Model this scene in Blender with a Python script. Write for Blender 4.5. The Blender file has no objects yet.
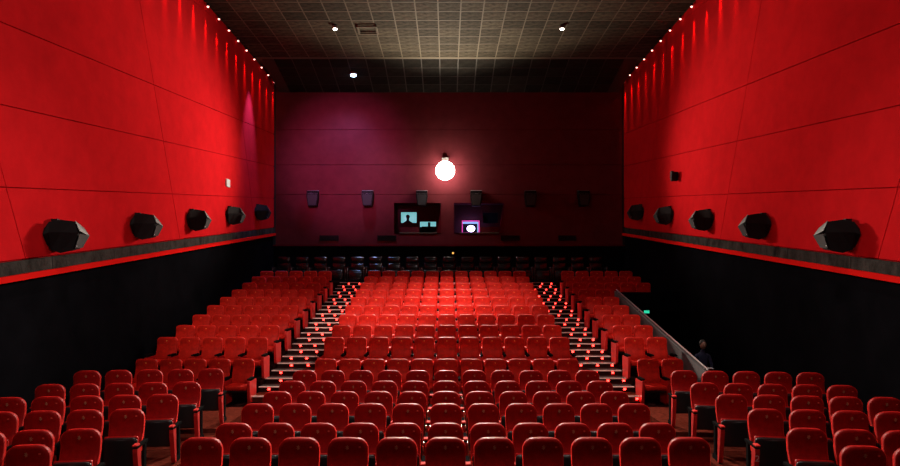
import bpy, bmesh, math, random
from mathutils import Vector, Matrix
random.seed(7)
PI = math.pi
sc = bpy.context.scene
col = sc.collection

# ------------------------------------------------------------------ camera
EYE = 2.85
F = 640.0
cam_d = bpy.data.cameras.new('camera'); cam = bpy.data.objects.new('camera', cam_d); col.objects.link(cam)
cam_d.sensor_width = 36.0; cam_d.lens = F / 900 * 36
cam_d.shift_x = 3.0 / 900; cam_d.shift_y = 45.0 / 900
cam_d.clip_end = 200
cam.location = (0, 0, EYE); cam.rotation_euler = (PI / 2, 0, 0)
sc.camera = cam
# ------------------------------------------------------------------ view, world
sc.view_settings.view_transform = 'Standard'; sc.view_settings.look = 'None'
sc.view_settings.gamma = 1; sc.view_settings.use_curve_mapping = False
sc.view_settings.exposure = 0.0
w = bpy.data.worlds.new('world'); sc.world = w; w.use_nodes = True
w.node_tree.nodes['Background'].inputs[0].default_value = (0.01, 0.008, 0.01, 1)
w.node_tree.nodes['Background'].inputs[1].default_value = 0.1

def light(name, kind, loc, energy, color=(1, 1, 1), target=None, size=0.1, spot=None, blend=0.5, size_y=None):
    d = bpy.data.lights.new(name, kind); d.energy = energy; d.color = color
    if kind == 'AREA':
        d.size = size
        if size_y: d.shape = 'RECTANGLE'; d.size_y = size_y
    else:
        d.shadow_soft_size = size
    if kind == 'SPOT':
        d.spot_size = spot; d.spot_blend = blend
    o = bpy.data.objects.new(name, d); col.objects.link(o); o.location = loc
    if target is not None:
        o.rotation_euler = (Vector(target) - Vector(loc)).to_track_quat('-Z', 'Y').to_euler()
    return o
LAMP = Vector((-0.08, 28.2, 7.60))       # the bright flood lamp on the rear wall
# the big screen behind the camera throws weak light up the hall
L_SCREEN = light('screen_light', 'AREA', (0, -5, 6.0), 20, (1.0, 0.86, 0.82), (0, 20, 4.5), 13, size_y=5.5)
LP = (LAMP.x, 27.95, LAMP.z)
WARM = (1.0, 0.84, 0.70)
L_LAMP = light('flood_forward', 'SPOT', LP, 34000, WARM, (0.0, 6, 2.0), 0.3, math.radians(62), 1.0)
light('flood_upward', 'SPOT', (LAMP.x, 27.9, LAMP.z + .3), 3300, (1, .86, .66), (0.3, 20.6, 12.2), 0.5, math.radians(112), 1.0)
light('flood_left', 'SPOT', (LAMP.x - .2, 27.6, LAMP.z + .5), 6800, WARM, (-7.9, 18.8, 6.6), .9, math.radians(56), 1.0)
light('flood_right', 'SPOT', (LAMP.x + .2, 27.6, LAMP.z + .5), 4800, WARM, (8.06, 17.8, 6.3), .9, math.radians(52), 1.0)
# added fill spots over the screen, each crossing the hall to the opposite side wall
light('front_fill_spot', 'SPOT', (5.0, -4.5, 8.5), 3400, (1, .85, .8), (-7.9, 15.5, 5.6), 0.5, math.radians(50), 1.0)
light('front_fill_spot', 'SPOT', (-5.0, -4.5, 8.5), 1500, (1, .85, .8), (8.06, 15.0, 5.4), 0.5, math.radians(42), 1.0)
# ceiling house lights, aimed up the rake (their cans hang over the front rows)
HOUSE = []
for (x, y, tx, ty, tz, e, ang, bl) in ((-3.2, 8.5, -1.6, 20.6, 1.8, 14500, 25, 1.0), (1.6, 8.5, 1.0, 21.8, 1.9, 12500, 21, 1.0),
                                   (-3.9, 8.0, -6.0, 19.0, 1.4, 4000, 26, .9), (4.0, 8.0, 4.9, 18.6, 1.0, 3700, 23, 1.0),
                                   (0.0, 8.0, 0.0, 16.0, 1.0, 250, 34, .9)):
    HOUSE.append((light('house_light_beam', 'SPOT', (x, y, 11.45), e, (1.0, 0.84, 0.74), (tx, ty, tz), .12, math.radians(ang), bl), (x, y)))
# down lights in the ceiling that the photo shows
DOWN = [(-3.97, 22.7, 1, 500, (1, .93, .85)), (4.08, 22.7, 2, 500, (1, .93, .85))]
for x, y, k, e, c in DOWN:
    light('down_light_beam', 'SPOT', (x, y, 11.66), e, c, (x, y, 0), .08, math.radians(70), .8)
for x in (-4, 0, 4):  # more down lights, unseen, added to light the front rows from above
    for y in (7.0, 12.0):
        light('down_light_beam', 'SPOT', (x, y, 11.66), 800, (1, .88, .8), (x, y, 0), .1, math.radians(80), .8)
BLUE = (-4.0, 27.35, 11.45)
light('blue_beam', 'SPOT', (BLUE[0], BLUE[1] - .1, 11.25), 600, (0.25, .4, 1.0), (-5.0, 29.0, 6.4), .3, math.radians(95), 1.0)
light('recliner_beam', 'SPOT', (BLUE[0], BLUE[1] - .1, 11.25), 700, (.6, .72, 1.0), (-2.0, 27.3, 3.5), .1, math.radians(80), .9)
light('violet_beam', 'SPOT', (-5.5, 9.0, 11.5), 14000, (1.0, .25, .70), (-4.6, 29.0, 8.1), .2, math.radians(21), 1.0)  # unseen violet spot added to tint the left of the rear wall
light('violet_beam', 'SPOT', (-7.15, 25.4, 11.5), 2600, (0.22, .30, 1.0), (-8.0, 25.2, 6.0), .03, math.radians(40), .9)

# ------------------------------------------------------------------ materials
def mat(name, base, rough=0.6, metal=0.0, emit=None, estr=0.0, noise=None, bump=None, sheen=0.0, spec=None, coat=0.0, sheen_tint=(1, 1, 1)):
    m = bpy.data.materials.new(name); m.use_nodes = True
    nt = m.node_tree; b = nt.nodes['Principled BSDF']
    b.inputs['Base Color'].default_value = (*base, 1); b.inputs['Roughness'].default_value = rough
    b.inputs['Metallic'].default_value = metal
    if spec is not None: b.inputs['Specular IOR Level'].default_value = spec
    if sheen:
        b.inputs['Sheen Weight'].default_value = sheen; b.inputs['Sheen Roughness'].default_value = .35
        b.inputs['Sheen Tint'].default_value = (*sheen_tint, 1)
    if coat: b.inputs['Coat Weight'].default_value = coat; b.inputs['Coat Roughness'].default_value = .15
    if emit: b.inputs['Emission Color'].default_value = (*emit, 1); b.inputs['Emission Strength'].default_value = estr
    tc = nt.nodes.new('ShaderNodeTexCoord')
    if noise:
        scale, lo, hi = noise[:3]
        n = nt.nodes.new('ShaderNodeTexNoise'); n.inputs['Scale'].default_value = scale; n.inputs['Detail'].default_value = 6
        n.inputs['Roughness'].default_value = .65
        src = tc.outputs['Object']
        if len(noise) > 3:
            mp = nt.nodes.new('ShaderNodeMapping'); mp.inputs['Scale'].default_value = noise[3]
            nt.links.new(src, mp.inputs['Vector']); src = mp.outputs['Vector']
        nt.links.new(src, n.inputs['Vector'])
        r = nt.nodes.new('ShaderNodeValToRGB'); r.color_ramp.elements[0].position = .3; r.color_ramp.elements[1].position = .7
        r.color_ramp.elements[0].color = (*[c * lo for c in base], 1); r.color_ramp.elements[1].color = (*[min(1, c * hi) for c in base], 1)
        nt.links.new(n.outputs['Fac'], r.inputs['Fac']); nt.links.new(r.outputs['Color'], b.inputs['Base Color'])
    if bump:
        scale, st, dist = bump
        n2 = nt.nodes.new('ShaderNodeTexNoise'); n2.inputs['Scale'].default_value = scale; n2.inputs['Detail'].default_value = 4
        nt.links.new(tc.outputs['Object'], n2.inputs['Vector'])
        bp = nt.nodes.new('ShaderNodeBump'); bp.inputs['Strength'].default_value = st; bp.inputs['Distance'].default_value = dist
        nt.links.new(n2.outputs['Fac'], bp.inputs['Height']); nt.links.new(bp.outputs['Normal'], b.inputs['Normal'])
    return m
M = {}
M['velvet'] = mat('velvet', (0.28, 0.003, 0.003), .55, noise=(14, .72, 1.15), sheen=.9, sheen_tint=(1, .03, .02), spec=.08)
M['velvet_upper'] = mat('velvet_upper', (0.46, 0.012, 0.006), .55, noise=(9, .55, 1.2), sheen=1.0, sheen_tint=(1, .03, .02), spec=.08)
M['black_shell'] = mat('black_shell', (0.008, 0.008, 0.009), .32, bump=(90, .2, .004), spec=.5)
M['panel_red'] = mat('panel_red', (0.55, 0.012, 0.010), .4, noise=(9, .8, 1.1))
M['arm_red'] = mat('arm_red', (0.60, 0.03, 0.025), .8, noise=(20, .7, 1.2), spec=.05)
M['arm_black'] = mat('arm_black', (0.010, 0.010, 0.010), .9, spec=.0)
M['emblem'] = mat('emblem', (0.42, 0.14, 0.07), .6)
M['disc'] = mat('brass_disc', (0.80, 0.30, 0.06), .5)
M['dot_plate'] = mat('dot_plate', (0.60, 0.06, 0.04), .5)
M['leather'] = mat('black_leather', (0.008, 0.005, 0.006), .2, bump=(40, .25, .01), spec=.7)
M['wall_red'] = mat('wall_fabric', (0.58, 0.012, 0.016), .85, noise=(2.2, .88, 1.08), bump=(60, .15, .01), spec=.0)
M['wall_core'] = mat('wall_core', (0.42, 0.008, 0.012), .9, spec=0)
M['rear_red_shaded'] = mat('rear_wall_fabric_shaded', (0.115, 0.020, 0.025), .9, noise=(2.0, .85, 1.1), bump=(60, .15, .01), spec=.0)  # side wall's red fabric, weaker lighting put into a darker colour
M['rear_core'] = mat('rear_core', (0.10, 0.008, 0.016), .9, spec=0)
M['black_wall'] = mat('black_wall', (0.005, 0.0052, 0.0068), .9, noise=(1.2, .7, 1.3), spec=.0)
M['band'] = mat('grey_band', (0.040, 0.037, 0.034), .9, noise=(3.5, .45, 1.7, (1, 1, .6)), bump=(14, .6, .03), spec=.0)
M['strip_red'] = mat('strip_red', (0.72, 0.012, 0.010), .8, spec=0)
M['tile'] = mat('ceiling_tile', (0.052, 0.043, 0.029), .85, noise=(3.4, .25, 1.9, (1, 1.6, 1)), bump=(9, .4, .02), spec=.1)
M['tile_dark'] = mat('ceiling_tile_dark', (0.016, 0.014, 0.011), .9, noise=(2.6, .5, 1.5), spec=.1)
M['grid'] = mat('ceiling_grid', (0.10, 0.080, 0.050), .8)
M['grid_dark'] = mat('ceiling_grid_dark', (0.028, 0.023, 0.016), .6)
M['floor'] = mat('carpet_brown', (0.11, 0.020, 0.012), .8, noise=(12, .6, 1.3), bump=(80, .4, .01), spec=0)
M['carpet_dark'] = mat('carpet_dark', (0.014, 0.004, 0.004), .9, noise=(12, .6, 1.3), spec=0)
M['step'] = mat('step_carpet', (0.022, 0.006, 0.005), .8, noise=(14, .6, 1.4), spec=.05)
M['nosing'] = mat('nosing_metal', (0.85, 0.55, 0.50), .4)
M['step_glow'] = mat('step_light_glow', (1, .1, .08), .4, emit=(1.0, 0.022, 0.016), estr=16)
M['metal'] = mat('brushed_metal', (0.75, 0.75, 0.75), .3, metal=.9)
M['parapet'] = mat('parapet_grey', (0.105, 0.105, 0.108), .7, noise=(5, .85, 1.1))
M['speaker'] = mat('speaker_black', (0.006, 0.0045, 0.005), .6, spec=.15, bump=(120, .3, .004))
M['speaker_top_lit'] = mat('speaker_top_lit', (0.035, 0.035, 0.036), .5)  # top facets catching light, brightness put into the colour
M['rear_speaker_top_lit'] = mat('rear_speaker_top_lit', (0.16, 0.17, 0.18), .5)  # paler copy for the rear wall, the lit strip put into the colour
M['grille'] = mat('speaker_grille', (0.014, 0.014, 0.014), .7, bump=(200, .5, .004))
M['badge'] = mat('badge', (0.9, 0.9, 0.9), .3)
M['lamp_glow'] = mat('lamp_glow', (1, 1, 1), .4, emit=(1.0, 0.90, 0.78), estr=36)
M['lamp_body'] = mat('lamp_body', (0.25, 0.22, 0.20), .4, metal=.5)
M['down_glow'] = mat('down_glow', (1, 1, 1), .4, emit=(1.0, 0.93, 0.82), estr=9)
M['blue_glow'] = mat('blue_glow', (1, 1, 1), .4, emit=(0.45, 0.65, 1.0), estr=16)
M['wash_glow'] = mat('wash_glow', (1, .7, .6), .4, emit=(1.0, 0.38, 0.32), estr=4)
M['niche'] = mat('niche_dark', (0.045, 0.008, 0.010), .9)
M['cyan_glow'] = mat('booth_light', (.4, .8, .8), .4, emit=(0.22, 0.62, 0.66), estr=.8)
M['proj_glow'] = mat('projector_light', (1, 1, 1), .4, emit=(0.62, 0.60, 1.0), estr=6)
M['booth_blue'] = mat('booth_haze', (.4, .5, .9), .4, emit=(0.22, 0.42, 0.70), estr=1.0)
M['magenta'] = mat('magenta_frame', (.6, .05, .3), .4, emit=(0.9, 0.06, 0.35), estr=.6)
M['black'] = mat('matt_black', (0.006, 0.006, 0.007), .8)
M['green_glow'] = mat('green_glow', (0, .5, .3), .4, emit=(0.03, 0.62, 0.36), estr=1.0)
M['orange_glow'] = mat('orange_glow', (1, .5, .1), .4, emit=(1.0, 0.50, 0.10), estr=1.4)
M['white_box'] = mat('pale_grey_box', (0.55, 0.60, 0.60), .5)
M['skin'] = mat('skin', (0.22, 0.12, 0.08), .55)
M['hair'] = mat('hair', (0.012, 0.009, 0.007), .6)
M['cloth_dark'] = mat('dark_trousers', (0.012, 0.012, 0.018), .9)
M['cloth_blue'] = mat('blue_shirt', (0.008, 0.010, 0.035), .9)
M['paper'] = mat('paper', (0.75, 0.76, 0.8), .6)

for k in ('tile', 'tile_dark'):      # each ceiling tile a slightly different tone
    nt = M[k].node_tree; b = nt.nodes['Principled BSDF']; src = b.inputs['Base Color'].links[0].from_socket
    oi = nt.nodes.new('ShaderNodeObjectInfo'); mr = nt.nodes.new('ShaderNodeMapRange'); mr.inputs['To Min'].default_value = .62; mr.inputs['To Max'].default_value = 1.25
    mx = nt.nodes.new('ShaderNodeVectorMath'); mx.operation = 'SCALE'
    nt.links.new(oi.outputs['Random'], mr.inputs['Value']); nt.links.new(src, mx.inputs[0]); nt.links.new(mr.outputs['Result'], mx.inputs['Scale']); nt.links.new(mx.outputs['Vector'], b.inputs['Base Color'])
# ------------------------------------------------------------------ mesh helpers
def link_mesh(name, bm, m, parent=None, loc=None, smooth=False):
    me = bpy.data.meshes.new(name); bmesh.ops.recalc_face_normals(bm, faces=bm.faces); bm.to_mesh(me); bm.free()
    if smooth:
        for p in me.polygons: p.use_smooth = True
    me.materials.append(M[m] if isinstance(m, str) else m)
    o = bpy.data.objects.new(name, me); col.objects.link(o)
    if parent: o.parent = parent
    if loc is not None: o.location = loc
    return o
def box(bm, x0, x1, y0, y1, z0, z1, bev=0):
    vs = [bm.verts.new(p) for p in ((x0, y0, z0), (x1, y0, z0), (x1, y1, z0), (x0, y1, z0), (x0, y0, z1), (x1, y0, z1), (x1, y1, z1), (x0, y1, z1))]
    fs = [bm.faces.new([vs[i] for i in f]) for f in ((3, 2, 1, 0), (4, 5, 6, 7), (0, 1, 5, 4), (1, 2, 6, 5), (2, 3, 7, 6), (3, 0, 4, 7))]
    if bev:
        es = list({e for f in fs for e in f.edges})
        bmesh.ops.bevel(bm, geom=es, offset=bev, segments=2, affect='EDGES', profile=.6)
    return bm
def nb(*a, **k): return box(bmesh.new(), *a, **k)
def prism(bm, pts, a, b, axis='X'):
    """pts: 2-D polygon; extruded from a to b along axis"""
    def P(u, v, t): return {'X': (t, u, v), 'Y': (u, t, v), 'Z': (u, v, t)}[axis]
    A = [bm.verts.new(P(u, v, a)) for u, v in pts]; B = [bm.verts.new(P(u, v, b)) for u, v in pts]
    bm.faces.new(A); bm.faces.new(B[::-1]); n = len(pts)
    for i in range(n): bm.faces.new([A[i], A[(i + 1) % n], B[(i + 1) % n], B[i]])
    return bm
def cyl(bm, p0, p1, r0, r1=None, n=14, caps=True):
    p0, p1 = Vector(p0), Vector(p1); r1 = r0 if r1 is None else r1
    q = (p1 - p0).to_track_quat('Z', 'Y'); A = []; B = []
    for i in range(n):
        d = q @ Vector((math.cos(2 * PI * i / n), math.sin(2 * PI * i / n), 0)); A.append(bm.verts.new(p0 + d * r0)); B.append(bm.verts.new(p1 + d * r1))
    for i in range(n): bm.faces.new([A[i], A[(i + 1) % n], B[(i + 1) % n], B[i]])
    if caps: bm.faces.new(A[::-1]); bm.faces.new(B)
    return bm
def empty(name, loc=(0, 0, 0), rz=0.0):
    o = bpy.data.objects.new(name, None); col.objects.link(o); o.location = loc; o.rotation_euler = (0, 0, rz); o.empty_display_size = .1
    return o
def tag(o, label=None, cat=None, group=None, kind=None):
    if label: o['label'] = label
    if cat: o['category'] = cat
    if group: o['group'] = group
    if kind: o['kind'] = kind
    return o
def struct(name, bm, m, parent=None):
    o = link_mesh(name, bm, m, parent)
    if not parent: o['kind'] = 'structure'
    return o
KIDS = {}
def copy_tree(src, parent=None):
    c = src.copy(); col.objects.link(c)
    if parent is not None: c.parent = parent
    for ch in KIDS.setdefault(src.name, list(src.children)): copy_tree(ch, c)
    return c

# ------------------------------------------------------------------ room shell
XL, XR, YB, CZ = -7.88, 8.06, 29.0, EYE + 8.94
YF = -6.0
FB = -0.30     # lowest floor
CX = (XL + XR) / 2
SOFF_Y = 26.2; SOFF_Z = EYE + 8.38
def zw(y, base):  # sloping trim heights on the side walls, base measured at y = 11.28
    return EYE + base + 0.1136 * (y - 11.28)
struct('floor', nb(XL - .2, XR + .2, YF, YB + 1.5, FB - .2, FB), 'carpet_dark')
ceil = struct('ceiling', nb(XL - .2, XR + .2, YF, YB + .6, CZ + .03, CZ + .3), 'grid')
# ceiling behind the slope break
bm = bmesh.new()
prism(bm, [(SOFF_Y, CZ + .03), (YB, SOFF_Z + .03), (YB, CZ + .03)], XL + .28, XR - .28, 'X')
soff = struct('ceiling_slope', bm, 'grid_dark')
# tiles, each its own piece
def tile_mesh(nm, m):
    bm = nb(-.357, .357, -.335, .335, -.016, .016)
    me_o = link_mesh(nm, bm, m); return me_o
tA = tile_mesh('ceiling_tile', 'tile'); tB = tile_mesh('ceiling_tile', 'tile_dark')
first = {0: tA, 1: tB}; used = {0: False, 1: False}
def put_tile(k, parent, loc, rx=0):
    src = first[k]
    if used[k]:
        o = bpy.data.objects.new('ceiling_tile', src.data); col.objects.link(o)
    else: o = src; used[k] = True
    o.parent = parent; o.location = loc
    o.rotation_euler = (rx + random.uniform(-.004, .004), random.uniform(-.004, .004), 0)
    return o
PX = .7575; x0 = -10 * PX
for j in range(10):
    y = 18.95 + .745 * j
    for i in range(21):
        put_tile(0, ceil, (x0 + i * PX + .08, y, CZ + .040 + random.uniform(-.003, .003)))
sl = math.atan2(SOFF_Z - CZ, YB - SOFF_Y); n_s = 4
for j in range(n_s):
    t = (j + .5) / n_s
    for i in range(1, 20):
        put_tile(1, soff, (x0 + i * PX + .08, SOFF_Y + (YB - SOFF_Y) * t, CZ + (SOFF_Z - CZ) * t + .038), sl)
# front part of the ceiling (out of the photo): plain dark board under the slab
struct('ceiling_front', nb(XL, XR, YF, 18.57, CZ - .02, CZ + .028), 'tile')
# raised hatch frame in the tiles
hx, hy = -2.85, 23.0
bm = bmesh.new()
for a in ((-.36, .36, -.36, -.30), (-.36, .36, .30, .36), (-.36, -.30, -.30, .30), (.30, .36, -.30, .30)): box(bm, hx + a[0], hx + a[1], hy + a[2], hy + a[3], CZ - .06, CZ - .01)
h = link_mesh('ceiling_hatch', bm, 'grid'); tag(h, 'square ceiling hatch with pale raised rim left of the centre tiles', 'hatch')

# wall helpers ------------------------------------------------------
def side_wall(sgn):
    X = XL if sgn < 0 else XR
    name = 'wall_left' if sgn < 0 else 'wall_right'
    out = X + sgn * .25
    a, b = sorted((X, out))
    bm = bmesh.new()
    # black lower wall below the trim
    prism(bm, [(YF, FB), (YB + .6, FB), (YB + .6, zw(YB + .6, -.088)), (YF, zw(YF, -.088))], a, b, 'X')
    lower = struct(name, bm, 'black_wall')
    bm = bmesh.new()
    prism(bm, [(YF, zw(YF, -.088)), (YB + .6, zw(YB + .6, -.088)), (YB + .6, CZ + .1), (YF, CZ + .1)], a, b, 'X')
    struct('core', bm, 'wall_core', lower)
    d = -sgn
    def slab(nm, b0, b1, dep, m, y0=YF, y1=YB):
        bm = bmesh.new(); p = sorted((X, X + d * dep))
        prism(bm, [(y0, zw(y0, b0)), (y1, zw(y1, b0)), (y1, zw(y1, b1)), (y0, zw(y0, b1))], p[0], p[1], 'X')
        return struct(nm, bm, m, lower)
    slab('red_trim', -.088, .022, .13, 'strip_red')
    # the grey band is a run of felt boards
    y = YF
    while y < YB - .1:
        y1 = min(y + 2.33, YB)
        slab('band_board', .028, .268, .09 + random.uniform(-.004, .004), 'band', y + .008, y1 - .008)
        y = y1
    # red fabric panels between slanted seams
    g = .012
    lv = [.285, 1.60, 3.05, 4.50, 7.6]        # lower seams, heights above the eye at y = 11.28
    def seam_y(h, base):            # slanted vertical seams: y falls as height rises
        return base - .415 * (h - EYE - 2.5)
    bases = [YF - 3, -1.5, 3.4, 11.0, 18.2, 25.9, YB + 6]
    for k in range(len(bases) - 1):
        for q in range(len(lv)):
            lo = lv[q]; hi = lv[q + 1] if q + 1 < len(lv) else None
            def corner(base, lev, off):
                # intersection of slanted seam with sloping level
                yy = base
                for _ in range(30):
                    zz = min(zw(yy, lev), CZ) if lev is not None else CZ
                    yy2 = seam_y(zz, base); yy2 = min(max(yy2, YF), YB)
                    yy = yy2
                return yy + off
            y00 = corner(bases[k], lo, g); y10 = corner(bases[k + 1], lo, -g)
            y01 = corner(bases[k], hi, g); y11 = corner(bases[k + 1], hi, -g)
            def zz(yv, lev, off): return CZ - .01 if lev is None else min(zw(yv, lev) + off, CZ - .01)
            if y10 - y00 < .2 and y11 - y01 < .2: continue
            pts = [(y00, zz(y00, lo, g)), (y10, zz(y10, lo, g))]
            if zz(y11, hi, -g) > zz(y11, lo, g) + .02: pts.append((y11, zz(y11, hi, -g)))
            if zz(y01, hi, -g) > zz(y01, lo, g) + .02: pts.append((y01, zz(y01, hi, -g)))
            if len(pts) < 3: continue
            if hi is not None:   # clip when the level runs into the ceiling
                pass
            bm = bmesh.new(); p = sorted((X, X + d * .05)); prism(bm, pts, p[0], p[1], 'X')
            struct('fabric_panel', bm, 'wall_red', lower)
    return lower
WL = side_wall(-1); WR = side_wall(1)

# rear wall --------------------------------------------------------
def pz(py, Y): return EYE + (278 - py) * Y / F
def px(p, Y): return (p - 447) * Y / F
RT = .0
wb = struct('wall_back', nb(XL - .2, XR + .2, YB + .12, YB + .3, FB, pz(245, YB)), 'black_wall')
bm = bmesh.new()
xs = [XL, px(394, YB), px(441, YB), px(454, YB), px(504, YB), XR]
zs = [pz(245, YB), pz(233, YB), pz(203, YB), CZ + .1]
def rb(x0, x1, z0, z1): box(bm, x0, x1, YB + .05, YB + .3, z0, z1)
rb(XL - .2, XR + .2, zs[0], zs[1]); rb(XL - .2, XR + .2, zs[2], zs[3])
rb(XL - .2, xs[1], zs[1], zs[2]); rb(xs[2], xs[3], zs[1], zs[2]); rb(xs[4], XR + .2, zs[1], zs[2])
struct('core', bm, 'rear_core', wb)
g = .02
def rpanel(x0, x1, z0, z1):
    return struct('fabric_panel', nb(x0 + .004, x1 - .004, YB, YB + .05, z0, z1), 'rear_red_shaded', wb)
rows = [pz(165, YB), pz(130, YB), pz(92, YB)]
colx = [XL + .1, -2.6, 2.7, XR - .12]
colx = [XL + .1, XR - .12]
for a, b in zip(rows, rows[1:]):
    rpanel(colx[0], colx[1], a + g, b)
rpanel(colx[0], colx[1], pz(194.7, YB) + g, rows[0])
bm = bmesh.new()
def rp(x0, x1, z0, z1): box(bm, x0, x1, YB, YB + .05, z0, z1)
rp(colx[0], colx[1], zs[0] + .02, zs[1]); rp(colx[0], colx[1], zs[2], pz(194.7, YB))
rp(colx[0], xs[1], zs[1], zs[2]); rp(xs[2], xs[3], zs[1], zs[2]); rp(xs[4], colx[1], zs[1], zs[2])
struct('window_surround', bm, 'rear_red_shaded', wb)
struct('base_trim', nb(XL, XR, YB - .02, YB + .08, zs[0] - .05, zs[0] + .02), 'rear_core', wb)
# black corner trims
for x in (XL, XR - .1): struct('corner_trim', nb(x, x + .12, YB - .02, YB + .06, zs[0], CZ), 'black', wb)
# booth behind the rear wall
ND = .75  # niche depth
def booth(sgn):
    """window niche of the projection booth; sgn -1 is the left niche, its mirror image on the right"""
    n = 1 if sgn < 0 else 2
    if sgn < 0: o0, o1, b1 = px(394, YB), px(441, YB), px(437, YB)
    else: o0, o1, b1 = px(454, YB), px(504, YB), px(499.5, YB)
    z0, z1 = zs[1], zs[2]
    ye = YB + ND
    root = struct('window_%d' % n, (lambda bm: (box(bm, o0, o1, YB, ye, z0 - .06, z0 - .005), box(bm, o0, o1, YB + .05, ye, z1 + .005, z1 + .06),
           box(bm, o0 - .06, o0 - .005, YB + .05, ye, z0, z1), bm)[-1])(bmesh.new()), 'niche')
    bm = bmesh.new()          # slanted right cheek
    prism(bm, [(b1, z0), (o1 + .02, z1), (o1 + .06, z1), (o1 + .06, z0)], YB + .05, ye, 'Y'); struct('slanted_cheek', bm, 'rear_core', root)
    struct('sill', nb(o0 + .25, b1 - .02, YB - .03, YB + .1, z0 - .02, z0 + .025), 'grid', root)
    if sgn < 0:
        wins = [((401, 416.6), (212.2, 222.8)), ((420, 436), (221.5, 232.5))]
    else:
        wins = [((483, 498), (212.5, 223)), ((462.5, 478.5), (221.2, 232.6))]
    # inner wall with openings, built as a grid of boxes around the two panes
    def X(p): return px(p, ye)
    def Z(p): return pz(p, ye)
    bx = sorted([(X(a), X(b), Z(d), Z(c)) for (a, b), (c, d) in wins])
    bm = bmesh.new(); L, R = o0 - .3, o1 + .3; lo, hi = z0 - .3, z1 + .3
    xs_ = [L] + [v for q in bx for v in q[:2]] + [R]
    for i in range(5):
        xa, xb = xs_[i], xs_[i + 1]
        if i in (1, 3):
            q = bx[(i - 1) // 2]; box(bm, xa, xb, ye, ye + .06, lo, q[2]); box(bm, xa, xb, ye, ye + .06, q[3], hi)
        else: box(bm, xa, xb, ye, ye + .06, lo, hi)
    struct('inner_wall', bm, 'niche', root)
    return root, bx, ye
r1, bx1, ye = booth(-1)
r2, bx2, _ = booth(1)
# red lower block left in niche 1
struct('red_block', nb(px(399.6, YB + .4), px(419, YB + .4), YB + .3, YB + .7, zs[1], pz(227.2, YB + .4)), 'rear_red_shaded', r1)
struct('red_block', nb(px(480, YB + .4), px(499, YB + .4), YB + .3, YB + .7, zs[1], pz(227.2, YB + .4)), 'rear_red_shaded', r2)
def pane(root, q, m, nm='pane', dy=.05): return struct(nm, nb(q[0], q[1], ye + dy, ye + dy + .02, q[2], q[3]), m, root)
# booth room behind
by = ye + 1.6
struct('booth_wall', (lambda bm: (box(bm, px(385, by), px(515, by), by, by + .1, 3.4, 7.0), box(bm, px(385, by), px(515, by), ye + .06, by, 3.3, 3.4), box(bm, px(385, by), px(515, by), ye + .06, by, 7.0, 7.1), bm)[-1])(bmesh.new()), 'black', r1)
pane(r1, (bx1[0][0] - .05, bx1[0][1] + .05, bx1[0][2] - .05, bx1[0][3] + .05), 'cyan_glow', 'lit_panel', .5)
q = bx1[1]; h3 = q[3] - (q[3] - q[2]) * .42
pane(r1, (q[0] - .03, q[1] + .03, h3, q[3] + .03), 'cyan_glow', 'lit_panel', .5)
# projector inside the second window
pr = empty('film_projector', ((q[0] + q[1]) / 2, ye + .3, q[2] - .25)); tag(pr, 'dark projector seen through the lower left booth window', 'projector')
W_ = q[1] - q[0]; H_ = q[3] - q[2]
link_mesh('housing', nb(-W_ * .42, W_ * .5, 0, .5, .1, .25 + H_ * .60, bev=.02), 'black', pr)
link_mesh('lens', cyl(bmesh.new(), (0.05, 0, .25 + H_ * .3), (0.05, -.16, .25 + H_ * .3), .09, .11), 'speaker', pr)
link_mesh('vent_stack', nb(-.02, .10, .1, .25, .2 + H_ * .55, .25 + H_), 'black', pr)
# operator silhouette in the first window
q = bx1[0]
def body(name, joints, radii, edges, m, parent=None, sub=2, root=0):
    me = bpy.data.meshes.new(name); me.from_pydata(joints, edges, [])
    o = bpy.data.objects.new(name, me); col.objects.link(o)
    sk = o.modifiers.new('skin', 'SKIN'); sk.use_smooth_shade = True
    for v, r in zip(me.skin_vertices[0].data, radii): v.radius = (r, r) if not isinstance(r, tuple) else r
    me.skin_vertices[0].data[root].use_root = True
    s = o.modifiers.new('sub', 'SUBSURF'); s.levels = s.render_levels = sub
    me.materials.append(M[m])
    if parent: o.parent = parent
    return o
op = empty('person', (q[0] + .30, ye + .32, q[2] - 1.05)); tag(op, 'dark silhouette of a person standing behind the upper left booth window', 'person')
body('body', [(0, 0, .55), (0, 0, .85), (0, 0, 1.10), (0, -.01, 1.19), (0, -.02, 1.27), (0, -.02, 1.36), (-.19, 0, 1.06), (.19, 0, 1.06), (-.24, -.02, .78), (.24, -.02, .78), (-.22, -.12, .58), (.22, -.12, .58)],
     [(.15, .10), (.14, .10), (.13, .09), .05, (.075, .09), (.07, .08), .055, .055, .045, .045, .035, .035],
     [(0, 1), (1, 2), (2, 3), (3, 4), (4, 5), (2, 6), (2, 7), (6, 8), (7, 9), (8, 10), (9, 11)], 'cloth_dark', op)
hm = bmesh.new(); bmesh.ops.create_uvsphere(hm, u_segments=14, v_segments=9, radius=.1)
bmesh.ops.scale(hm, vec=(.95, 1.05, .95), verts=hm.verts); bmesh.ops.translate(hm, vec=(0, .0, 1.37), verts=hm.verts)
link_mesh('hair', hm, 'hair', op, smooth=True)
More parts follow.
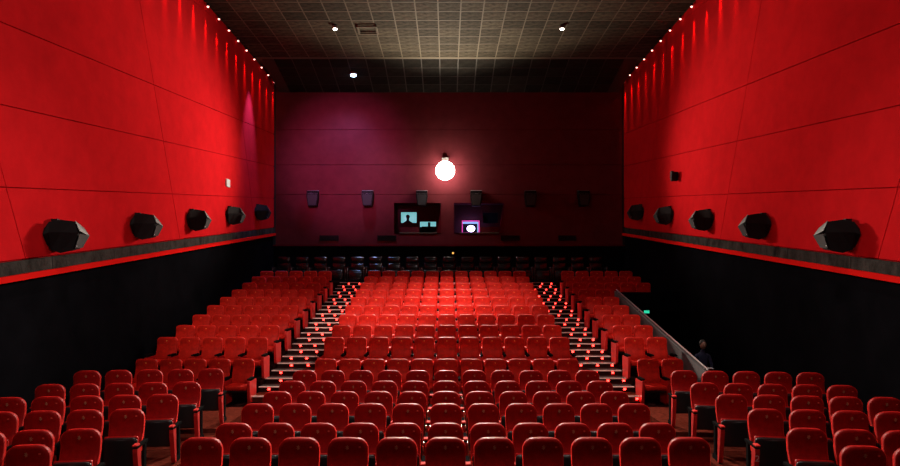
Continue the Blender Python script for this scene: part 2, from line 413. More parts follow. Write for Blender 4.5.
# right niche: running projector
q = bx2[0]
pr2 = empty('lit_projector', ((q[0] + q[1]) / 2, ye + .35, q[2] - .2)); tag(pr2, 'glowing projector shining white and violet through the right booth window', 'projector')
W_ = q[1] - q[0]; H_ = q[3] - q[2]
link_mesh('housing', nb(-W_ * .5, W_ * .45, .12, .6, .05, .2 + H_ * .85, bev=.02), 'black', pr2)
bm = bmesh.new(); cyl(bm, (.03, .12, .2 + H_ * .38), (.03, -.08, .2 + H_ * .38), .16, .18, n=20); link_mesh('lens_barrel', bm, 'black', pr2)
bm = bmesh.new(); bmesh.ops.create_uvsphere(bm, u_segments=18, v_segments=10, radius=.17); bmesh.ops.scale(bm, vec=(1.15, .5, .9), verts=bm.verts); bmesh.ops.translate(bm, vec=(.03, -.10, .2 + H_ * .38), verts=bm.verts)
link_mesh('lens_glass', bm, 'proj_glow', pr2, smooth=True)
pane(r2, (q[0] - .02, q[1] + .02, q[2] + H_ * .1, q[3] + .02), 'booth_blue', 'lit_panel', .55)
bm = bmesh.new()
for a in ((q[0] - .03, q[1] + .05, q[2] - .03, q[2] + .01), (q[0] - .03, q[1] + .05, q[3] - .01, q[3] + .03), (q[0] - .03, q[0] + .01, q[2], q[3]), (q[1] - .0, q[1] + .05, q[2], q[3])):
    box(bm, a[0], a[1], ye - .03, ye + .02, a[2], a[3])
struct('glowing_frame', bm, 'magenta', r2)
light('projector_spill', 'POINT', ((q[0] + q[1]) / 2, ye - .25, (q[2] + q[3]) / 2), 14, (.45, .35, 1.0), size=.08)
# vents -----------------------------------------------------------
for k, (a, b, side) in enumerate(((319.6, 338.8, 'leftmost dark slatted vent low on the rear wall'), (377.5, 396.3, 'dark slatted vent low on the rear wall left of the booth'),
                                  (500.8, 519.6, 'dark slatted vent low on the rear wall right of the booth'), (558.4, 576.3, 'rightmost dark slatted vent low on the rear wall'))):
    x0_, x1_ = px(a, YB), px(b, YB); zlo, zhi = pz(240.8, YB), pz(235.4, YB)
    v = empty('air_vent', ((x0_ + x1_) / 2, YB, zlo)); tag(v, side, 'vent', 'vents in the rear wall')
    hw = (x1_ - x0_) / 2; hh = zhi - zlo
    bm = bmesh.new(); box(bm, -hw, hw, -.03, 0, 0, .03); box(bm, -hw, hw, -.03, 0, hh - .03, hh); box(bm, -hw, -hw + .03, -.03, 0, .03, hh - .03); box(bm, hw - .03, hw, -.03, 0, .03, hh - .03)
    link_mesh('frame', bm, 'speaker', v); link_mesh('backing', nb(-hw + .03, hw - .03, -.006, 0, .03, hh - .03), 'black', v)
    for s in range(4): link_mesh('slat', nb(-hw + .03, hw - .03, -.024, -.010, .045 + s * .045, .062 + s * .045), 'speaker', v)

# ------------------------------------------------------------------ seating platforms
UY = [15.0 + 1.12 * k for k in range(10)]
UZ = [-.05] + [.36 + .222 * k for k in range(9)]
bm = bmesh.new()
def tier(bm, x0, x1, y0, y1, z): box(bm, x0, x1, y0, y1, FB, z)
for k in range(10):
    y0 = UY[k] - .66; y1 = (UY[k + 1] - .66) if k < 9 else 26.85
    if k == 0: y0 = 13.86
    tier(bm, XL, -4.50, y0, y1, UZ[k]); tier(bm, -3.17, 3.17, y0, y1, UZ[k])
    tier(bm, 4.48, 5.80 if k < 7 else XR, y0, y1, UZ[k])
    if k == 0: tier(bm, -4.5, -3.17, y0, UY[1] - 1.2, 0); tier(bm, 3.17, 4.48, y0, UY[1] - 1.2, 0)
VZ = 2.66; VY = 26.85
box(bm, XL, XR, VY, YB + .12, FB, VZ)
struct('floor_rear_tiers', bm, 'carpet_dark')
# the front block platforms
LROWS = [(7.42, -.035), (8.55, -.12), (9.63, -.07), (10.76, -.085), (11.8, -.075), (12.85, -.03)]
bm = bmesh.new()
for k, (y, z) in enumerate(LROWS):
    y0 = y - .6; y1 = LROWS[k + 1][0] - .6 if k < 5 else 13.86
    box(bm, -3.25, 3.25, y0, y1, FB, z)
struct('floor_front_tiers', bm, 'floor')
def side_rows(spec, sgn):
    bm = bmesh.new(); a = math.radians(7)
    # outline runs along the turned rows
    for k, (X, Y, z, n) in enumerate(spec):
        d = Vector((sgn * math.cos(a), -math.sin(a)))
        Yn = spec[k - 1][1] if k > 0 else 13.6
        Xn = spec[k - 1][0] if k > 0 else X
        back = .6 if k == 0 else None
        f0 = Vector((X - sgn * .42, Y)) ; nrm = Vector((sgn * math.sin(a) * 1.0, math.cos(a)))
        p0 = f0 - Vector((0, .62)); p1 = p0 + d * (3.6)
        yb = (Yn - .62) if k > 0 else 13.86
        q0 = Vector((X - sgn * .42, yb)); q1 = q0 + d * 3.6
        if k == 0: q1 = Vector((q1.x, 13.86))
        prism(bm, [(p0.x, p0.y), (p1.x, p1.y), (q1.x, q1.y), (q0.x, q0.y)], FB, z, 'Z')
    return bm
LS = [(-4.63, 12.5, .055, 5), (-4.66, 11.4, -.025, 5), (-4.56, 10.2, -.03, 5), (-4.63, 9.2, -.06, 4), (-4.68, 8.12, -.095, 3), (-4.85, 7.35, -.10, 1)]
RS = [(4.555, 12.25, .055, 5), (4.57, 11.3, -.025, 5), (4.56, 10.2, -.03, 5), (4.61, 9.2, -.06, 4), (4.62, 8.15, -.095, 3), (4.79, 7.3, -.10, 2)]
struct('floor_left_tiers', side_rows(LS, -1), 'floor'); struct('floor_right_tiers', side_rows(RS, 1), 'floor')

# stairs -----------------------------------------------------------
def stairs(x0, x1, label, sgn):
    root = empty('aisle_stairs', ((x0 + x1) / 2, 13.3, FB)); root['kind'] = 'structure'; root['label'] = label
    hw = (x1 - x0) / 2 - .004
    z_at = [(12.55, -.22), (13.25, -.11)] + [(14.74, .125)] + [(15.3 + .55 * n, .25 + .1148 * n) for n in range(22)]
    mesh_cache = {}
    first_step = first_light = None
    for i, (y, z) in enumerate(z_at):
        yn = z_at[i + 1][0] if i + 1 < len(z_at) else 27.0
        if i == 1: yn = 13.86
        h = z - FB
        bm = nb(-hw, hw, 0, yn - y, 0, h)
        s = link_mesh('step', bm, 'floor' if i < 3 else 'step', root); s.location = (0, y - 13.3, 0)
        nz = link_mesh('nosing', nb(-hw, hw, -.018, .035, -.018, .006), 'nosing', s, (0, 0, h))
        k_l = 1 if i < 2 else 3
        xs_ = ([-sgn * .0 - .42 * -sgn * -1] if False else [sgn * .38]) if i < 2 else ([-.42, 0, .42] if i % 2 else [-.28, .16, .55])
        for xl in xs_:
            if first_light is None:
                o = link_mesh('step_light', nb(-.03, .03, -.022, 0, -.022, .022, bev=.008), 'step_glow', s); first_light = o
            else:
                o = bpy.data.objects.new('step_light', first_light.data); col.objects.link(o); o.parent = s
            o.location = (xl, 0, h - .055)
    # hidden top landing
    return root
stairs(-4.50, -3.17, 'left aisle stairs with pale nosings and red step lights', -1)
stairs(3.17, 4.48, 'right aisle stairs with pale nosings and red step lights', 1)

# vomitory on the right --------------------------------------------
bm = bmesh.new()
pts = [(14.35, FB), (14.35, .73), (22.17, 2.40), (22.17, FB)]
prism(bm, pts, 5.80, 5.92, 'X'); pw = struct('parapet_wall', bm, 'parapet')
hr = empty('handrail', (5.86, 14.35, .74)); tag(hr, 'bright metal handrail sloping along the grey parapet wall', 'handrail')
bm = bmesh.new(); cyl(bm, (0, 0, .05), (0, 7.8, 1.71), .020, n=10); link_mesh('rail', bm, 'metal', hr)
for t in (.03, .35, .67, .97):
    link_mesh('post', cyl(bmesh.new(), (0, 7.8 * t, 1.66 * t - .03), (0, 7.8 * t, 1.66 * t + .05), .012, n=8), 'metal', hr)
struct('floor_entrance', nb(5.93, XR - .01, 14.4, 22.17, FB, -.15), 'carpet_dark')
struct('wall_entrance', nb(5.92, XR, 22.18, 22.3, FB, 2.36), 'black_wall')
ex = empty('exit_sign', (6.9, 22.16, 1.62)); tag(ex, 'small green lit exit sign in the dark side entrance', 'sign')
link_mesh('housing', nb(-.11, .11, -.04, 0, 0, .12, bev=.006), 'black', ex)
link_mesh('lit_face', nb(-.095, .095, -.048, -.041, .012, .108), 'green_glow', ex)

# ------------------------------------------------------------------ seats
def pad_mesh(width_bot, width_top, z0, z1, rc, y_face, thick, arch=.015, nz=None):
    """puffed upholstered pad facing -Y. y_face(z) front profile, rounded top corners"""
    out = []
    wb, wt = width_bot / 2, width_top / 2
    n = 5
    for s in (0, .12, .24, .36, .48, .6, .72, .86, 1): out.append((wb + (wt - wb) * s * .9, z0 + (z1 - rc - z0) * s))
    for i in range(1, n + 1):
        a = PI / 2 * i / n; out.append((wt - rc + rc * math.cos(a) * 1.0, z1 - rc + rc * math.sin(a)))
    right = out
    pts = [(x, z + (arch * (1 - (x / wt) ** 2) if z > z1 - rc * .5 else 0)) for x, z in right]
    pts += [(0, z1 + arch)]
    pts += [(-x, z) for x, z in pts[:-1][::-1]]
    cx, cz = 0, (z0 + z1) / 2
    bm = bmesh.new(); loops = []
    # (scale inset, depth fraction)
    for ins, dep in ((.0, 1.0), (.0, .25), (.012, .06), (.035, -.02)):
        lp = []
        for x, z in pts:
            sx = 1 - ins / wb; nzv = z
            if z > cz: nzv = z - ins
            elif z < z0 + .01: nzv = z + ins
            xx = x * sx
            lp.append(bm.verts.new((xx, y_face(nzv) + thick * dep, nzv)))
        loops.append(lp)
    m_ = len(pts)
    for A, B in zip(loops, loops[1:]):
        for i in range(m_): bm.faces.new([A[i], A[(i + 1) % m_], B[(i + 1) % m_], B[i]])
    bm.faces.new(loops[0])
    # front: bridge the inner loop across in horizontal strips
    lp = loops[-1]; half = m_ // 2
    for i in range(half):
        a, b = lp[i], lp[i + 1]; c, d = lp[m_ - 1 - i - 0], lp[m_ - 2 - i]
        if b is d: bm.faces.new([a, b, c])
        elif a is c: bm.faces.new([a, b, d])
        else:
            # midpoints for a soft bulge
            bm.faces.new([a, b, d, c])
    return bm
def prof_tip(z):   # lean back + lumbar + head roll
    t = (z - .42) / .58
    return -.03 + .13 * t - .055 * math.exp(-((t - .18) / .24) ** 2) - .075 * max(0, (t - .42) / .58) ** 1.6
def add_emblem(parent, y, z, glow):
    bm = bmesh.new()
    if glow == 'disc':
        cyl(bm, (0, -.004, 0), (0, .004, 0), .014, n=10)
    else:
        for a in (20, 80, 140):
            r = math.radians(a); dx, dz = math.cos(r) * .02, math.sin(r) * .026
            px_, pz_ = -dz * .18, dx * .18
            v = [bm.verts.new((sx * dx + k * px_, yy, sx * dz + k * pz_)) for yy in (-.004, .003) for sx, k in ((-1, -1), (1, -1), (1, 1), (-1, 1))]
            bm.faces.new(v[:4]); bm.faces.new(v[4:][::-1])
            for i in range(4): bm.faces.new([v[i], v[(i + 1) % 4], v[4 + (i + 1) % 4], v[4 + i]])
    return link_mesh('emblem', bm, 'disc' if glow == 'disc' else 'emblem', parent, (0, y, z))

def make_tip_up(two_arms, side):
    """seat folded up, black underside towards the screen; side = +1 arm on local +x, -1 on -x"""
    r = empty('tip_up_seat')
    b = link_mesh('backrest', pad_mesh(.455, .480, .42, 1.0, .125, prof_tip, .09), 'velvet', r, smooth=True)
    add_emblem(b, prof_tip(.91) - .004, .91, 'mark')
    link_mesh('number_plate', nb(-.012, .012, -.004, .003, -.010, .010), 'dot_plate', b, (.145, prof_tip(.915) - .002, .915))
    link_mesh('back_shell', nb(-.225, .225, .115, .135, .36, .90, bev=.008), 'black_shell', r)
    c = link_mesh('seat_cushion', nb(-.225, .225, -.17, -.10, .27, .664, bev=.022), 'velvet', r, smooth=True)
    link_mesh('seat_pan', pad_mesh(.44, .455, .24, .655, .05, lambda z: -.215 + .02 * (z - .24), .05, arch=0), 'black_shell', r, smooth=True)
    sides = (1, -1) if two_arms else (side,)
    for s in sides:
        x = s * .2865
        bm = bmesh.new(); prism(bm, [(-.36, .10), (-.32, .02), (-.27, .02), (-.29, .55), (-.43, .55), (-.435, .50)], x - .031, x + .031, 'X')
        p = link_mesh('side_panel', bm, 'panel_red', r)
        link_mesh('armrest', nb(x - .033, x + .033, -.46, -.33, .588, .615, bev=.010), 'arm_red', p)
        link_mesh('arm_bracket', nb(x - .026, x + .026, -.42, .03, .55, .590, bev=.006), 'arm_black', p)
        bm = bmesh.new(); prism(bm, [(-.29, .02), (-.26, 0), (.06, 0), (.06, .06), (-.02, .09), (-.02, .55), (-.10, .55), (-.12, .09), (-.29, .08)], x - .016, x + .016, 'X')
        link_mesh('leg', bm, 'arm_black', p)
    return r
def prof_up(z):
    t = (z - .40) / .58
    return -.02 + .15 * t - .045 * math.exp(-((t - .2) / .25) ** 2) - .06 * max(0, (t - .5) / .5) ** 1.6
def make_fixed(two_arms, side):
    """seat with the cushion down"""
    r = empty('velvet_armchair')
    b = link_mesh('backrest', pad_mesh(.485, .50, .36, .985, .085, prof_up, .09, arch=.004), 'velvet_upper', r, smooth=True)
    add_emblem(b, prof_up(.90) - .004, .90, 'disc')
    link_mesh('back_shell', nb(-.23, .23, .13, .15, .30, .90, bev=.008), 'black_shell', r)
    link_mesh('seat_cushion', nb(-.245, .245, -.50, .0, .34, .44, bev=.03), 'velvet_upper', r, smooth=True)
    link_mesh('seat_pan', nb(-.23, .23, -.46, .04, .29, .34, bev=.012), 'black_shell', r)
    sides = (1, -1) if two_arms else (side,)
    for s in sides:
        x = s * .2865
        bm = bmesh.new(); prism(bm, [(-.42, .05), (-.36, 0), (.04, 0), (.06, .54), (-.46, .54), (-.47, .48)], x - .030, x + .030, 'X')
        p = link_mesh('side_panel', bm, 'panel_red', r)
        link_mesh('armrest', nb(x - .032, x + .032, -.48, -.10, .575, .615, bev=.014), 'arm_black', p)
        link_mesh('arm_bracket', nb(x - .022, x + .022, -.30, -.05, .54, .575), 'arm_black', p)
    return r
protos = {}
for kind, fn in (('tip', make_tip_up), ('fix', make_fixed)):
    protos[(kind, 1)] = fn(False, 1); protos[(kind, -1)] = fn(False, -1); protos[(kind, 2)] = fn(True, 1)
used_p = {k: False for k in protos}
def seat(kind, arms, loc, rz=0):
    k = (kind, arms)
    if used_p[k]: o = copy_tree(protos[k])
    else:
        o = protos[k]; used_p[k] = True
        for ch in [o] + list(o.children): KIDS[ch.name] = list(ch.children)
    o.location = loc; o.rotation_euler = (0, 0, rz)
    return o
ORD = ['first', 'second', 'third', 'fourth', 'fifth', 'sixth', 'seventh', 'eighth', 'ninth', 'tenth', 'eleventh']
LC = 'red velvet seat with dark folded underside, %s, %s row of the front centre block'
for k, (y, z) in enumerate(LROWS):
    for i in range(11):
        x = (i - 5) * .5715 - .018
        o = seat('tip', 2 if i == 0 else 1, (x, y, z))
        if i < 5: pos = ORD[i] + ' from left'
        elif i == 5: pos = 'middle'
        else: pos = ORD[10 - i] + ' from right'
        tag(o, 'red velvet seat with rounded back, %s, in %s row of front centre block' % (pos, ORD[k]), 'seat', 'seats of the front centre block')
for spec, sgn, nm in ((LS, -1, 'left'), (RS, 1, 'right')):
    for k, (X, Y, z, n) in enumerate(spec):
        a = math.radians(7)
        rowname = ORD[5 - k]
        for i in range(n):
            loc = (X + sgn * i * .5735 * math.cos(a), Y - i * .5735 * math.sin(a), z)
            o = seat('tip', 2 if i == 0 else sgn, loc, -sgn * a)
            if i == 0: lb = 'aisle seat with black folded underside, %s row of front %s block' % (rowname, nm)
            else: lb = 'red velvet seat, %s from aisle, in %s row of front %s block' % (ORD[i], rowname, nm)
            tag(o, lb, 'seat', 'seats of the front %s block' % nm)
            if nm == 'right' and k == 3 and i == 0: SEAT2 = o
for k in range(10):
    y, z = UY[k], UZ[k]
    for i in range(11):
        x = (i - 5) * .5715 - .005
        o = seat('fix', 2 if i == 0 else 1, (x, y, z))
        pos = ORD[i] + ' from left' if i < 5 else ('middle' if i == 5 else ORD[10 - i] + ' from right')
        tag(o, 'red velvet armchair, %s, in %s raised row of centre block' % (pos, ORD[k]), 'seat', 'armchairs of the raised centre block')
    for i in range(5):
        o = seat('fix', 2 if i == 0 else -1, (-4.80 - i * .5725, y, z))
        tag(o, 'red velvet armchair, %s from aisle, in %s raised row of left block' % (ORD[i], ORD[k]), 'seat', 'armchairs of the raised left block')
    for i in range(2 if k < 7 else 5):
        o = seat('fix', 2 if i == 0 else 1, (4.75 + i * .5725, y, z))
        tag(o, 'red velvet armchair, %s from aisle, in %s raised row of right block' % (ORD[i], ORD[k]), 'seat', 'armchairs of the raised right block')
# row number on the aisle panel
cu = bpy.data.curves.new('row_number', 'FONT'); cu.body = '2'; cu.size = .13; cu.extrude = .002; cu.align_x = 'CENTER'
tmp = bpy.data.objects.new('tmp', cu); col.objects.link(tmp)
dg = bpy.context.evaluated_depsgraph_get(); me = bpy.data.meshes.new_from_object(tmp.evaluated_get(dg)); bpy.data.objects.remove(tmp)
me.materials.clear(); me.materials.append(M['badge'])
num = bpy.data.objects.new('row_number', me); col.objects.link(num)
pan = [c for c in SEAT2.children if c.name.startswith('side_panel')]
# the aisle side is local -x for the right block
pan = min(pan, key=lambda c: min(v.co.x for v in c.data.vertices))
num.parent = pan; num.location = (-.2865, -.419, .38); num.rotation_euler = (PI / 2 + .185, 0, 0)

# recliners ----------------------------------------------------------
def make_recliner():
    r = empty('recliner')
    b = link_mesh('backrest', nb(-.29, .29, .0, .22, .38, .86, bev=.05), 'leather', r, smooth=True)
    link_mesh('headrest', nb(-.285, .285, -.05, .20, .83, 1.11, bev=.08), 'leather', r, smooth=True)
    link_mesh('lumbar_pad', nb(-.27, .27, -.07, .02, .52, .80, bev=.035), 'leather', r, smooth=True)
    link_mesh('seat_cushion', nb(-.28, .28, -.62, .02, .36, .52, bev=.05), 'leather', r, smooth=True)
    link_mesh('footrest', nb(-.28, .28, -.68, -.60, .10, .44, bev=.035), 'leather', r, smooth=True)
    link_mesh('base', nb(-.27, .27, -.58, .15, 0, .36, bev=.01), 'black', r)
    for s in (-1, 1): link_mesh('armrest', nb(s * .345 - .05, s * .345 + .05, -.60, .10, .05, .66, bev=.03), 'leather', r, smooth=True)
    return r
rc0 = make_recliner()
for i in range(18):
    p = 283.7 + 18.37 * i; Y = 27.65
    o = rc0 if i == 0 else copy_tree(rc0)
    o.location = ((p - 447) * Y / F, Y, VZ)
    lb = 'black leather recliner, %s from left in the back row' % ORD[i] if i < 9 else 'black leather recliner, %s from right in the back row' % ORD[17 - i]
    tag(o, lb, 'recliner', 'black recliners along the rear wall')

# ------------------------------------------------------------------ speakers
def make_speaker(d):
    """wall loudspeaker; local +u = toward the camera along the wall (-Y), v = out from the wall, w = up. d = +1 on the left wall, -1 on the right"""
    def P(u, v, w_): return (d * v, -u, w_)
    r = empty('wall_speaker')
    # rings of (u, v, z_bottom, z_top)
    secs = [(.36, .02, .11, .42), (.30, .10, .02, .56), (.12, .24, -.04, .62), (-.10, .44, .02, .60), (-.42, .46, .05, .46), (-.50, .02, .05, .50)]
    bm = bmesh.new(); bot = [bm.verts.new(P(u * (.66 if v > .05 else .6), v * .80, a - .30)) for u, v, a, b in secs]
    mid = [bm.verts.new(P(u, v, (.62 * b + .38 * a) - .30)) for u, v, a, b in secs]
    top = [bm.verts.new(P(u * .9, v * .85, b - .30)) for u, v, a, b in secs]
    n = len(secs)
    for A, B in ((bot, mid), (mid, top)):
        for i in range(n): bm.faces.new([A[i], A[(i + 1) % n], B[(i + 1) % n], B[i]])
    bm.faces.new(bot[::-1]); bm.faces.new(top)
    cab = link_mesh('cabinet', bm, 'speaker', r)
    # front grille on the outward face (between section 3 and 4), a thin plate
    def lerp(a, b, t): return tuple(a[i] + (b[i] - a[i]) * t for i in range(3))
    A = P(-.10 * .72, .44 * .83 + .02, -.24); B = P(-.42 * .72, .46 * .83 + .02, -.22); C_ = P(-.42, .485, .04); D = P(-.10, .465, .05)
    bm = bmesh.new(); o_ = Vector(P(.012, .02, 0))
    q0 = [bm.verts.new(p) for p in (A, B, C_, D)]; q1 = [bm.verts.new(Vector(p) + o_) for p in (A, B, C_, D)]
    bm.faces.new(q0); bm.faces.new(q1[::-1])
    for i in range(4): bm.faces.new([q0[i], q0[(i + 1) % 4], q1[(i + 1) % 4], q1[i]])
    link_mesh('grille', bm, 'grille', r)
    # chamfer on top, its pale tone is light put into the colour
    bm = bmesh.new(); q0 = [P(-.10, .465, .10), P(-.42, .485, .02), P(-.42 * .9, .40, .175), P(-.12 * .9, .37, .305)]
    a_ = [bm.verts.new(p) for p in q0]; b_ = [bm.verts.new(Vector(p) + Vector(P(.01, .012, .014))) for p in q0]
    bm.faces.new(a_); bm.faces.new(b_[::-1])
    for i in range(4): bm.faces.new([a_[i], a_[(i + 1) % 4], b_[(i + 1) % 4], b_[i]])
    link_mesh('top_chamfer', bm, 'speaker_top_lit', r)
    bm = bmesh.new(); bmesh.ops.create_icosphere(bm, subdivisions=1, radius=.018); link_mesh('badge', bm, 'badge', r, P(-.09, .41, -.19))
    link_mesh('wall_bracket', nb(min(0, d * .12), max(0, d * .12), -.06, .02, .24, .34), 'black', r)
    return r
for d, X, pxs, nm in ((1, XL + .05, (63, 144, 197, 234.5, 262), 'left'), (-1, XR - .05, (844, 760, 705, 666, 637), 'right')):
    p0 = make_speaker(d)
    for i in range(5):
        Y = 12.72 + 3.4 * i
        o = p0 if i == 0 else copy_tree(p0)
        o.location = (X, Y, EYE + .83 + .137 * (Y - 12.7))
        words = ['nearest and largest', 'second nearest', 'middle', 'fourth nearest', 'farthest and smallest'][i]
        tag(o, '%s black wedge loudspeaker on the %s red wall' % (words, nm), 'speaker', 'loudspeakers on the %s wall' % nm)
def make_rear_speaker():
    r = empty('rear_speaker')
    bm = bmesh.new(); prism(bm, [(-.26, .10), (-.19, -.32), (.19, -.32), (.26, .10), (.25, .36), (-.25, .36)], -.30, 0, 'Y')
    link_mesh('cabinet', bm, 'speaker', r)
    bm = bmesh.new(); prism(bm, [(-.30, .25), (-.10, .40), (0, .40), (0, .36), (-.30, .21)], -.25, .25, 'X'); link_mesh('top_chamfer', bm, 'rear_speaker_top_lit', r)
    bm = bmesh.new(); prism(bm, [(-.22, .10), (-.165, -.28), (.165, -.28), (.22, .10), (.21, .19), (-.21, .19)], -.318, -.30, 'Y'); link_mesh('grille', bm, 'grille', r)
    return r
rs0 = make_rear_speaker()
names = ['leftmost black loudspeaker on the rear wall', 'second loudspeaker from left on the rear wall', 'black loudspeaker above the left booth window', 'black loudspeaker above the right booth window', 'second loudspeaker from right on the rear wall', 'rightmost dark loudspeaker on the rear wall']
for i, p in enumerate((313.5, 368, 422, 476, 530, 583)):
    o = rs0 if i == 0 else copy_tree(rs0); o.location = (px(p, YB), YB, pz(199.5, YB)); tag(o, names[i], 'speaker', 'loudspeakers on the rear wall')

# ------------------------------------------------------------------ lamps
fl = empty('flood_lamp', (LAMP.x, YB, LAMP.z)); tag(fl, 'blazing white round flood lamp high on the rear wall', 'lamp')
bm = bmesh.new(); cyl(bm, (0, -.62, 0), (0, -.30, 0), .22, .12, n=24); link_mesh('housing', bm, 'lamp_body', fl)
bm = bmesh.new(); cyl(bm, (0, -.30, 0), (0, -.012, 0), .07, n=12); link_mesh('bracket', bm, 'lamp_body', fl)
bm = bmesh.new(); box(bm, -.15, .15, -.30, -.05, .50, .66, bev=.02); box(bm, -.02, .02, -.2, -.15, 0, .5); link_mesh('ballast_box', bm, 'lamp_body', fl)
bm = bmesh.new(); bmesh.ops.create_uvsphere(bm, u_segments=28, v_segments=14, radius=.42); bmesh.ops.scale(bm, vec=(1, .62, 1), verts=bm.verts); bmesh.ops.translate(bm, vec=(0, -.68, 0), verts=bm.verts)
link_mesh('lens', bm, 'lamp_glow', fl, smooth=True)

def down_lamp(x, y, z, label, glow, r=.075, rx=0, group='round ceiling lamps'):
    o = empty('ceiling_lamp', (x, y, z)); tag(o, label, 'lamp', group)
    bm = bmesh.new(); cyl(bm, (0, 0, 0), (0, 0, -.09), r * 1.35, r * 1.25, n=16); link_mesh('trim_ring', bm, 'lamp_body', o)
    bm = bmesh.new(); bmesh.ops.create_uvsphere(bm, u_segments=14, v_segments=8, radius=r); bmesh.ops.scale(bm, vec=(1, 1, .55), verts=bm.verts); bmesh.ops.translate(bm, vec=(0, 0, -.10), verts=bm.verts)
    link_mesh('bulb', bm, glow, o, smooth=True); o.rotation_euler = (rx, 0, 0)
down_lamp(-3.97, 22.7, CZ - .01, 'small white round ceiling lamp on the left side', 'down_glow')
down_lamp(4.08, 22.7, CZ - .01, 'small white round ceiling lamp on the right side', 'down_glow')
down_lamp(BLUE[0], BLUE[1], 11.62, 'bluish white ceiling lamp on the dark slope by the rear wall', 'blue_glow', .13)
# cans of the house lights (above the frame)
for hn, (lo, (x, y)) in zip(('left inner', 'right inner', 'leftmost', 'rightmost', 'middle'), HOUSE):
    o = empty('house_lamp', (x, y, CZ - .02)); tag(o, '%s black stage can hanging above the front rows' % hn, 'lamp', 'black cans over the front rows')
    dv = lo.matrix_basis.to_quaternion() @ Vector((0, 0, -1)); c = Vector(lo.location) - Vector((x, y, CZ - .02))
    bm = bmesh.new(); cyl(bm, c - dv * .34, c - dv * .06, .13, .15, n=16, caps=False); link_mesh('can', bm, 'black', o)
    link_mesh('hanger', nb(-.02, .02, -.02, .02, -.22, 0), 'black', o)
# wall washers
WN = ORD + ['twelfth', 'thirteenth', 'fourteenth', 'fifteenth', 'sixteenth']
for sgn, X, nm in ((-1, XL, 'left'), (1, XR, 'right')):
    p0 = None
    for i in range(16):
        Y = 28.75 - 1.0 * i
        if p0 is None:
            p0 = empty('wall_washer'); bm = bmesh.new(); cyl(bm, (0, 0, 0), (0, 0, -.10), .045, .05, n=12); link_mesh('can', bm, 'black', p0)
            bm = bmesh.new(); bmesh.ops.create_uvsphere(bm, u_segments=10, v_segments=6, radius=.036); bmesh.ops.translate(bm, vec=(0, 0, -.11), verts=bm.verts)
            link_mesh('bulb', bm, 'wash_glow', p0, smooth=True); o = p0
        else: o = copy_tree(p0)
        xx = X - sgn * .13
        o.location = (xx, Y, CZ - .03)
        tag(o, ('tiny red spot lamp, %s from the rear corner, along the top of the %s wall' % (WN[i], nm)), 'lamp', 'spot lamps along the %s wall' % nm)
        light('washer_beam', 'SPOT', (xx, Y, CZ - .20), 420, (1, .10, .07), (X + sgn * .10, Y, CZ - 5.0), .02, math.radians(19), .8)

# ------------------------------------------------------------------ small things on the walls
bm = nb(XL + .05, XL + .10, 22.62, 22.98, pz(187, 22.8), pz(179.2, 22.8), bev=.008)
tag(link_mesh('wall_box', bm, 'white_box'), 'small pale grey box fixed high on the left red wall', 'box')
cs = empty('small_speaker', (XR - .05, 22.15, pz(176, 22.1))); tag(cs, 'small black unit high on the right red wall', 'speaker')
bm = bmesh.new(); prism(bm, [(-.10, .13), (.10, .16), (.12, -.02), (.04, -.17), (-.06, -.15)], -.26, -.04, 'X'); link_mesh('body', bm, 'speaker', cs)
link_mesh('mount', nb(-.05, 0, -.03, .03, -.03, .03), 'black', cs)
link_mesh('top_plate', nb(-.27, -.16, -.08, .06, .15, .17), 'speaker_top_lit', cs)
il = empty('indicator_lamp', (px(453, YB), YB + .12, pz(253, YB))); tag(il, 'tiny orange indicator light on the black wall behind the recliners', 'light')
link_mesh('plate', nb(-.07, .07, -.015, 0, -.05, .05), 'black', il); bm = bmesh.new(); bmesh.ops.create_icosphere(bm, subdivisions=2, radius=.045); link_mesh('bulb', bm, 'orange_glow', il, (0, -.02, 0))

# ------------------------------------------------------------------ person waiting in the dark side entrance
PX_, PY_ = 6.50, 16.3
st = empty('stool', (PX_, PY_, -.15)); tag(st, 'dark stool under the person in the side entrance', 'stool')
zs0 = .45
link_mesh('seat', cyl(bmesh.new(), (0, 0, .42), (0, 0, .46), .18, n=16), 'black', st)
for a in range(4):
    c, s = math.cos(a * PI / 2 + .78), math.sin(a * PI / 2 + .78); link_mesh('leg', cyl(bmesh.new(), (c * .12, s * .12, .42), (c * .17, s * .17, 0), .014, n=8), 'black', st)
pe = empty('person', (PX_, PY_, -.15)); tag(pe, 'person in dark blue sitting in the dark side entrance holding a white sheet', 'person')
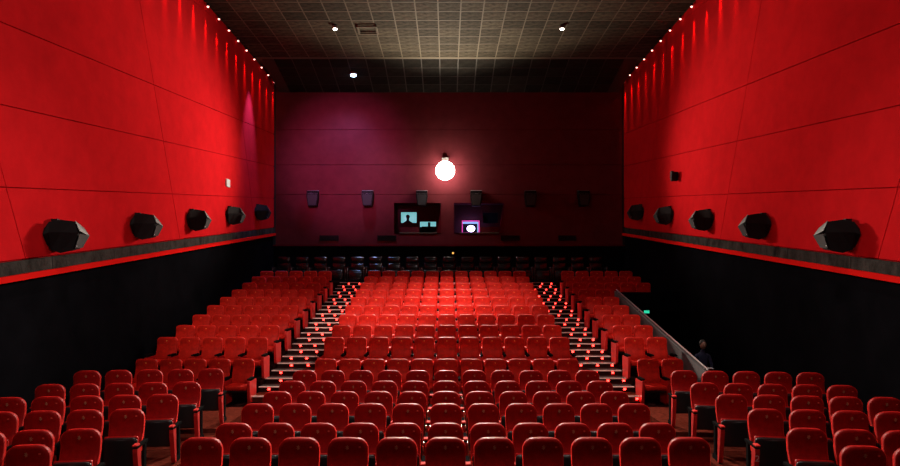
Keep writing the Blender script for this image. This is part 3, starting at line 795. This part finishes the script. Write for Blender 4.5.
# torso and arms / legs as one skinned body
J = [(0, .02, .56), (0, .03, .80), (0, .0, 1.02), (0, -.02, 1.12), (0, -.05, 1.22),
     (-.17, 0, 1.02), (-.22, -.06, .78), (-.10, -.28, .74), (.17, 0, 1.02), (.22, -.06, .78), (.10, -.28, .74),
     (-.09, -.02, .54), (-.11, -.42, .54), (-.11, -.44, .10), (.09, -.02, .54), (.11, -.42, .54), (.11, -.44, .10), (-.11, -.58, .04), (.11, -.58, .04)]
R = [(.15, .11), (.13, .10), (.14, .09), .05, .06, .055, .042, .030, .055, .042, .030, .08, .065, .042, .08, .065, .042, .04, .04]
E = [(0, 1), (1, 2), (2, 3), (3, 4), (2, 5), (5, 6), (6, 7), (2, 8), (8, 9), (9, 10), (0, 11), (11, 12), (12, 13), (13, 17), (0, 14), (14, 15), (15, 16), (16, 18)]
body('body', J, R, E, 'cloth_blue', pe)
hd = bmesh.new(); bmesh.ops.create_uvsphere(hd, u_segments=18, v_segments=12, radius=.1)
bmesh.ops.scale(hd, vec=(.78, .92, 1.12), verts=hd.verts)
for v in hd.verts:
    if v.co.y < -.07 and abs(v.co.x) < .02 and abs(v.co.z + .01) < .03: v.co.y -= .022
bmesh.ops.translate(hd, vec=(0, -.06, 1.30), verts=hd.verts); head = link_mesh('head', hd, 'skin', pe, smooth=True)
hh = bmesh.new(); bmesh.ops.create_uvsphere(hh, u_segments=16, v_segments=10, radius=.106); bmesh.ops.scale(hh, vec=(.82, .92, 1.0), verts=hh.verts)
bmesh.ops.translate(hh, vec=(0, -.035, 1.335), verts=hh.verts); link_mesh('hair', hh, 'hair', pe, smooth=True)
for s in (-1, 1):
    e = bmesh.new(); bmesh.ops.create_icosphere(e, subdivisions=1, radius=.010); link_mesh('eye', e, 'hair', head, (s * .03, -.148, 1.305))
    hb = bmesh.new(); box(hb, s * .10 - .03, s * .10 + .03, -.36, -.28, .725, .755, bev=.01)
    for f in range(4): cyl(hb, (s * .10 - .022 + f * .015, -.36, .74), (s * .10 - .022 + f * .015, -.415 - .006 * (f in (1, 2)), .732), .007, .006, n=6)
    cyl(hb, (s * .10 - s * .03, -.31, .745), (s * .10 - s * .055, -.35, .75), .008, .006, n=6)
    link_mesh('hand', hb, 'skin', pe)
link_mesh('mouth', nb(-.018, .018, -.150, -.143, 1.252, 1.257), 'hair', head)
sh = empty('white_sheet', (PX_, PY_ - .40, .6)); bm = nb(-.11, .11, -.12, .08, .0, .004)
tag(link_mesh('sheet_of_paper', bm, 'paper', None, (PX_, PY_ - .36, -.15 + .760)), 'white sheet held by the person in the side entrance', 'paper')
bpy.data.objects.remove(sh)
